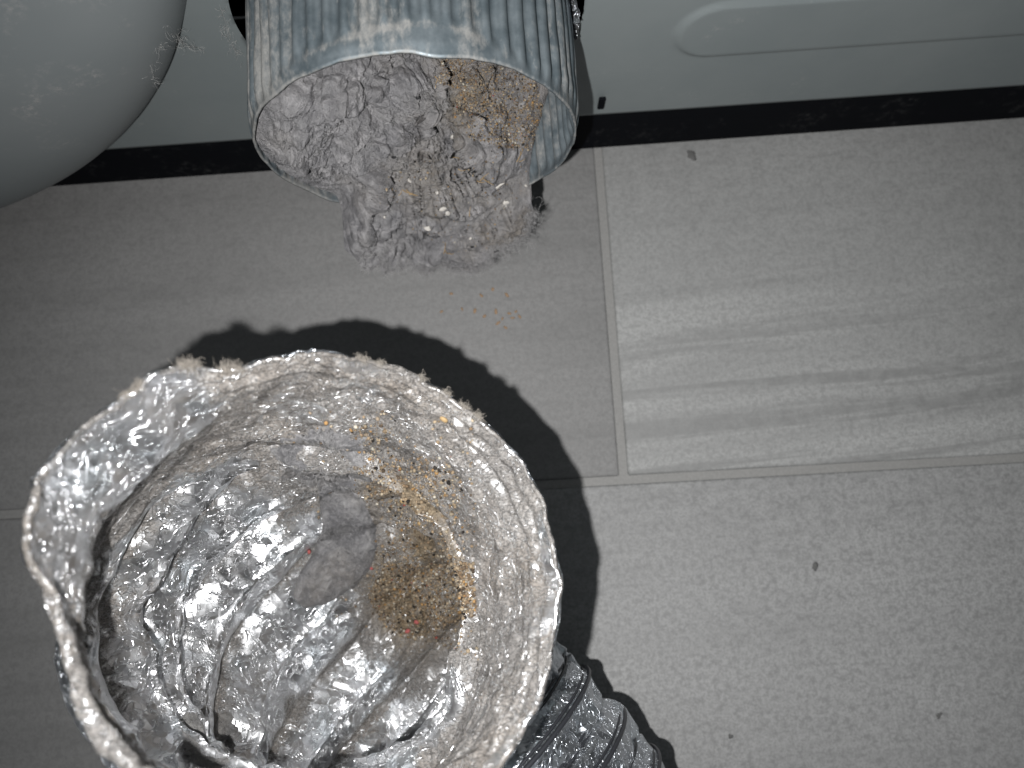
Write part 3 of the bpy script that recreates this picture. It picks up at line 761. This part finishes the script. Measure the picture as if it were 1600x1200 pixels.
# ------------------------------------------------------------------ lint sheets and tufts inside the duct
def lint_patch(name, poly, hgt, mat, label, edge_pow=5, nr=46, nt=200, lumps=.6, lift=.0, ctr=None, cat="lint", rag=.04, fuzz=0, seed=1):
    poly = np.array(poly, float); c0 = np.array(ctr) if ctr else poly.mean(0)
    th_ = np.linspace(0, 2 * np.pi, nt, endpoint=False); R_ = []
    for t in th_:
        d = np.array([math.cos(t), math.sin(t)]); best = 0
        for i in range(len(poly)):
            p, q = poly[i] - c0, poly[(i + 1) % len(poly)] - c0; e_ = q - p
            den = d[0] * e_[1] - d[1] * e_[0]
            if abs(den) < 1e-9: continue
            tt = (p[0] * e_[1] - p[1] * e_[0]) / den; ss = (p[0] * d[1] - p[1] * d[0]) / den
            if tt > 0 and -1e-6 <= ss <= 1 + 1e-6: best = max(best, tt)
        R_.append(best)
    R_ = np.array(R_)
    for _ in range(4): R_ = .5 * R_ + .25 * (np.roll(R_, 1) + np.roll(R_, -1))
    R_ = R_ * (1 + rag * fbm(np.stack([np.cos(th_) * 7 + seed, np.sin(th_) * 7, th_ * 0], -1), 4))
    u = np.linspace(0, 1, nr); pts = np.zeros((nr, nt, 3)); dm_ = np.zeros((nr, nt)); ok = np.zeros((nr, nt), bool)
    sg = np.zeros((nr, nt, 3))
    for i in range(nr):
        for j_ in range(nt):
            x = c0[0] + math.cos(th_[j_]) * R_[j_] * u[i]; y = c0[1] + math.sin(th_[j_]) * R_[j_] * u[i]
            r_ = sight(x, y); sg[i, j_] = r_
            p, n = cast(B_d, x, y)
            if p is not None: dm_[i, j_] = np.dot(p - CO, CF); ok[i, j_] = True
    dm_ = np.where(ok, dm_, np.median(dm_[ok]))
    raw = dm_.copy()
    for _ in range(40):
        g_ = np.pad(dm_, ((1, 1), (0, 0)), 'edge'); dm_ = .4 * dm_ + .15 * (g_[:-2] + g_[2:] + np.roll(dm_, 1, 1) + np.roll(dm_, -1, 1))
    wgt = (u ** 3)[:, None]; dm_ = np.minimum(dm_, raw + .004) * (1 - wgt) + np.minimum(raw, dm_ + .003) * wgt
    Pw = CO + sg * dm_[..., None]
    hh = hgt * (1 - u[:, None] ** edge_pow) * (1 + lumps * 1.4 * fbm(Pw * 70 + seed, 4)) + .0016 * fbm(Pw * 300, 4, 0, .65) * (1 - u[:, None] ** 8) + lift * (1 - u[:, None] ** 30) - .0004 * u[:, None] ** 20
    Pw = Pw - hh[..., None] * CF * .92 + hh[..., None] * 0
    V_ = Pw.reshape(-1, 3)
    o = mesh_obj(name, V_ - V_[0], grid_faces(nr, nt, True), mat); o.location = V_[0]
    tag(o, label, cat)
    if fuzz:
        rt_, dr_ = [], []
        for _ in range(fuzz):
            i = int(nr * math.sqrt(rng.random()) * .999); j_ = rng.integers(0, nt)
            rt_.append(Pw[i, j_] - V_[0]); dr_.append(-CF * .5 + rng.normal(0, .8, 3))
        ll = fibre_lines(rt_, dr_, .0028, 6, 1.1); v, f_ = tubes(ll, [rng.uniform(.00003, .00006) for _ in ll])
        fz = mesh_obj("fuzz", v, f_, M['fibre']); fz.parent = o; tag(fz, kind="stuff")
    return o
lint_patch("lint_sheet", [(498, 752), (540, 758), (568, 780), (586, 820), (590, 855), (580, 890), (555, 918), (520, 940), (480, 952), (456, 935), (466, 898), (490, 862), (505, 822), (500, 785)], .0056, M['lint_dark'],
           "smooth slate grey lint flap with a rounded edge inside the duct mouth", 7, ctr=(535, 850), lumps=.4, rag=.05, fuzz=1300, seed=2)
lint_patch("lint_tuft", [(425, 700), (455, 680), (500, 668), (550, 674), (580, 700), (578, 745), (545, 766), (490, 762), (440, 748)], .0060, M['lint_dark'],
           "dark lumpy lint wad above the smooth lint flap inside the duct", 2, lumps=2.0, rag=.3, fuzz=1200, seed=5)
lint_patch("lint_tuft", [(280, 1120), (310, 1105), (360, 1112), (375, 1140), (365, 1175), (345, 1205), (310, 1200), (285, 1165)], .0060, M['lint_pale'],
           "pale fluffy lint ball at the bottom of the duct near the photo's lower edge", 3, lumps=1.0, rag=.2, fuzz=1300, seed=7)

pp, nn = scatter(B_d, dirt_poly, 3600, .016, .05)
p2, n2 = scatter(B_d, [(575, 930), (600, 880), (740, 880), (745, 960), (640, 1000), (600, 985)], 4600, .02, -.6)
p3, n3 = scatter(B_d, [(440, 640), (740, 640), (750, 1040), (520, 980)], 500, .02, .1)
grit("duct_grit", pp + p2 + p3, nn + n2 + n3, .00013, .00068, "brown sandy grit strewn over the foil inside the duct mouth")
for i, (x, y, s_) in enumerate(((651, 972, .0009), (637, 986, .0009), (488, 858, .0007), (580, 888, .0006))):
    p, n = cast(B_d, x, y)
    if p is None: continue
    o = blob(p - CF * (.0045 if i == 2 else 0), facing(n, p), s_ * 1.3, s_, s_ * .7, i, M['red'], "red_crumb", None, 90 + i)
    tag(o, ["larger upper red crumb on brown grit in the duct", "larger lower red crumb on brown grit in the duct", "tiny red crumb on the smooth lint flap", "tiny red crumb beside the rounded edge of the lint flap"][i], "crumb", "red crumbs in the duct")
for i, (x, y, s_) in enumerate(((628, 783, .0011), (655, 818, .0011), (694, 655, .0013), (521, 790, .0010), (600, 905, .0009), (708, 905, .0009))):
    p, n = cast(B_d, x, y)
    if p is None: continue
    o = blob(p, facing(n, p), s_ * .9, s_ * .7, s_ * .4, i * 1.3, M['straw'], "tan_crumb", None, 120 + i)
    tag(o, ["tan crumb at the upper end of the brown grit in the duct", "tan crumb in the middle of the brown grit in the duct", "tan crumb high on the duct's dusty collar", "tan crumb at the top of the smooth lint flap", "tan crumb below the rounded lint flap edge", "tan crumb at the right end of the brown grit"][i], "crumb", "tan crumbs in the duct")

# lint fringe caught on the rim
def fringe(a0, a1, n, length, label, grav=0.0):
    j0, j1 = int(a0 / 360 * nv), int(a1 / 360 * nv)
    rts, drs = [], []
    nt_ = max(3, (j1 - j0) // 6); cs = rng.uniform(j0, j1, nt_)
    base_p = Vd[0, (j0 + j1) // 2]
    for _ in range(n):
        j_ = int(rng.choice(cs) + rng.normal(0, 1.1)) % nv
        rts.append(ring[rng.integers(0, 4), j_] - base_p); drs.append(rad_d[j_] * 1.0 + rng.normal(0, .75, 3) - t0 * .3)
    ll = fibre_lines(rts, drs, length, 9, 2.2)
    v, f_ = tubes(ll, [rng.uniform(.00004, .00008) for _ in ll])
    o = mesh_obj("lint_fringe", v, f_, M['fibre_pale']); o.location = base_p
    return tag(o, label, "lint", "lint caught on the duct rim")
fringe(118, 133, 700, .0034, "thick pale lint fringe on the raised upper left lip of the duct")
fringe(137, 144, 220, .0024, "small lint fringe at the left end of the raised foil lip")
fringe(80, 88, 220, .0026, "small lint fringe at the very top of the duct rim")
fringe(52, 72, 420, .0026, "sparse lint fringe along the duct rim right of its top")

# ------------------------------------------------------------------ crumbs and specks on the floor
names = []
for i, (x, y) in enumerate(((705, 459), (752, 462), (792, 461), (742, 486), (757, 494), (775, 487), (785, 498), (796, 490), (801, 497), (806, 487), (790, 512), (722, 483), (690, 487), (770, 452), (812, 495), (778, 505))):
    p = floor_pt(x, y)
    o = blob(p, np.array([0, 0, 1.]), rng.uniform(.0008, .0014), rng.uniform(.00045, .0007), .0004, rng.uniform(0, 3), M['crumb'], "crumb", None, 200 + i, lift=.6)
    tag(o, "tiny brown crumb on the tile between the duct and the lint spill", "crumb", "brown crumbs on the tile")
for x, y, s_, lb in ((1080, 243, .0030, "dark round dirt speck on the tile just below the black dryer base"), (1274, 886, .0018, "dark dirt speck alone in the middle of the lower tile"), (1468, 1118, .0016, "dark dirt speck near the lower right corner of the photo"), (1141, 1150, .0013, "faint dirt speck on the lower tile nearest the duct's ribs")):
    o = blob(floor_pt(x, y), np.array([0, 0, 1.]), s_, s_ * .75, .0004, x, M['dirt'], "dirt_speck", None, x, lift=-.3, rough=.8)
    tag(o, lb, "dirt", "dirt specks on the tiles")

# ------------------------------------------------------------------ cobwebs on the dryer
B_c = bvh_of(np.concatenate([Vc, dw(X, D, Z).reshape(-1, 3)]), np.concatenate([Fc[keep], Q[~inside] + len(Vc)]))
def web(pts, n, spread, label, length=.004):
    P_ = []
    for x, y in pts:
        p, _ = cast(B_c, x, y)
        if p is not None: P_.append(p - CF * .0012)
    P_ = np.array(P_); ll, rd = [], []
    for _ in range(n):
        i = rng.integers(0, len(P_) - 1); t = rng.random(); r0 = P_[i] * (1 - t) + P_[i + 1] * t
        ll += fibre_lines([r0 + rng.normal(0, spread, 3)], [P_[i + 1] - P_[i] + rng.normal(0, .6 * np.linalg.norm(P_[i + 1] - P_[i]), 3)], length, 8, .55); rd.append(rng.uniform(.000025, .00006))
    for _ in range(8):
        i = rng.integers(0, len(P_)); q_ = rng.integers(0, len(P_)); k_ = np.linspace(0, 1, 8)[:, None]
        ll.append(P_[i] * (1 - k_) + P_[q_] * k_ + np.array([0, 0, -1]) * .001 * np.sin(k_ * 3.1)); rd.append(.00003)
    v, f_ = tubes(ll, rd); o = mesh_obj("cobweb", v - P_[0], f_, M['web']); o.location = P_[0]
    return tag(o, label, "cobweb", "cobwebs on the dryer")
web([(258, 40), (275, 62), (290, 70), (312, 77), (262, 62), (250, 75)], 130, .0011, "wispy cobweb at the top of the bulging grey cover's edge")
web([(237, 95), (240, 112), (243, 132), (236, 120)], 60, .0006, "short hanging cobweb lower down the bulging cover's edge", .003)
web([(345, 10), (352, 40), (364, 70), (372, 90)], 110, .0010, "dusty lint strands at the pipe hole's left edge", .003)

scene.render.film_transparent = False
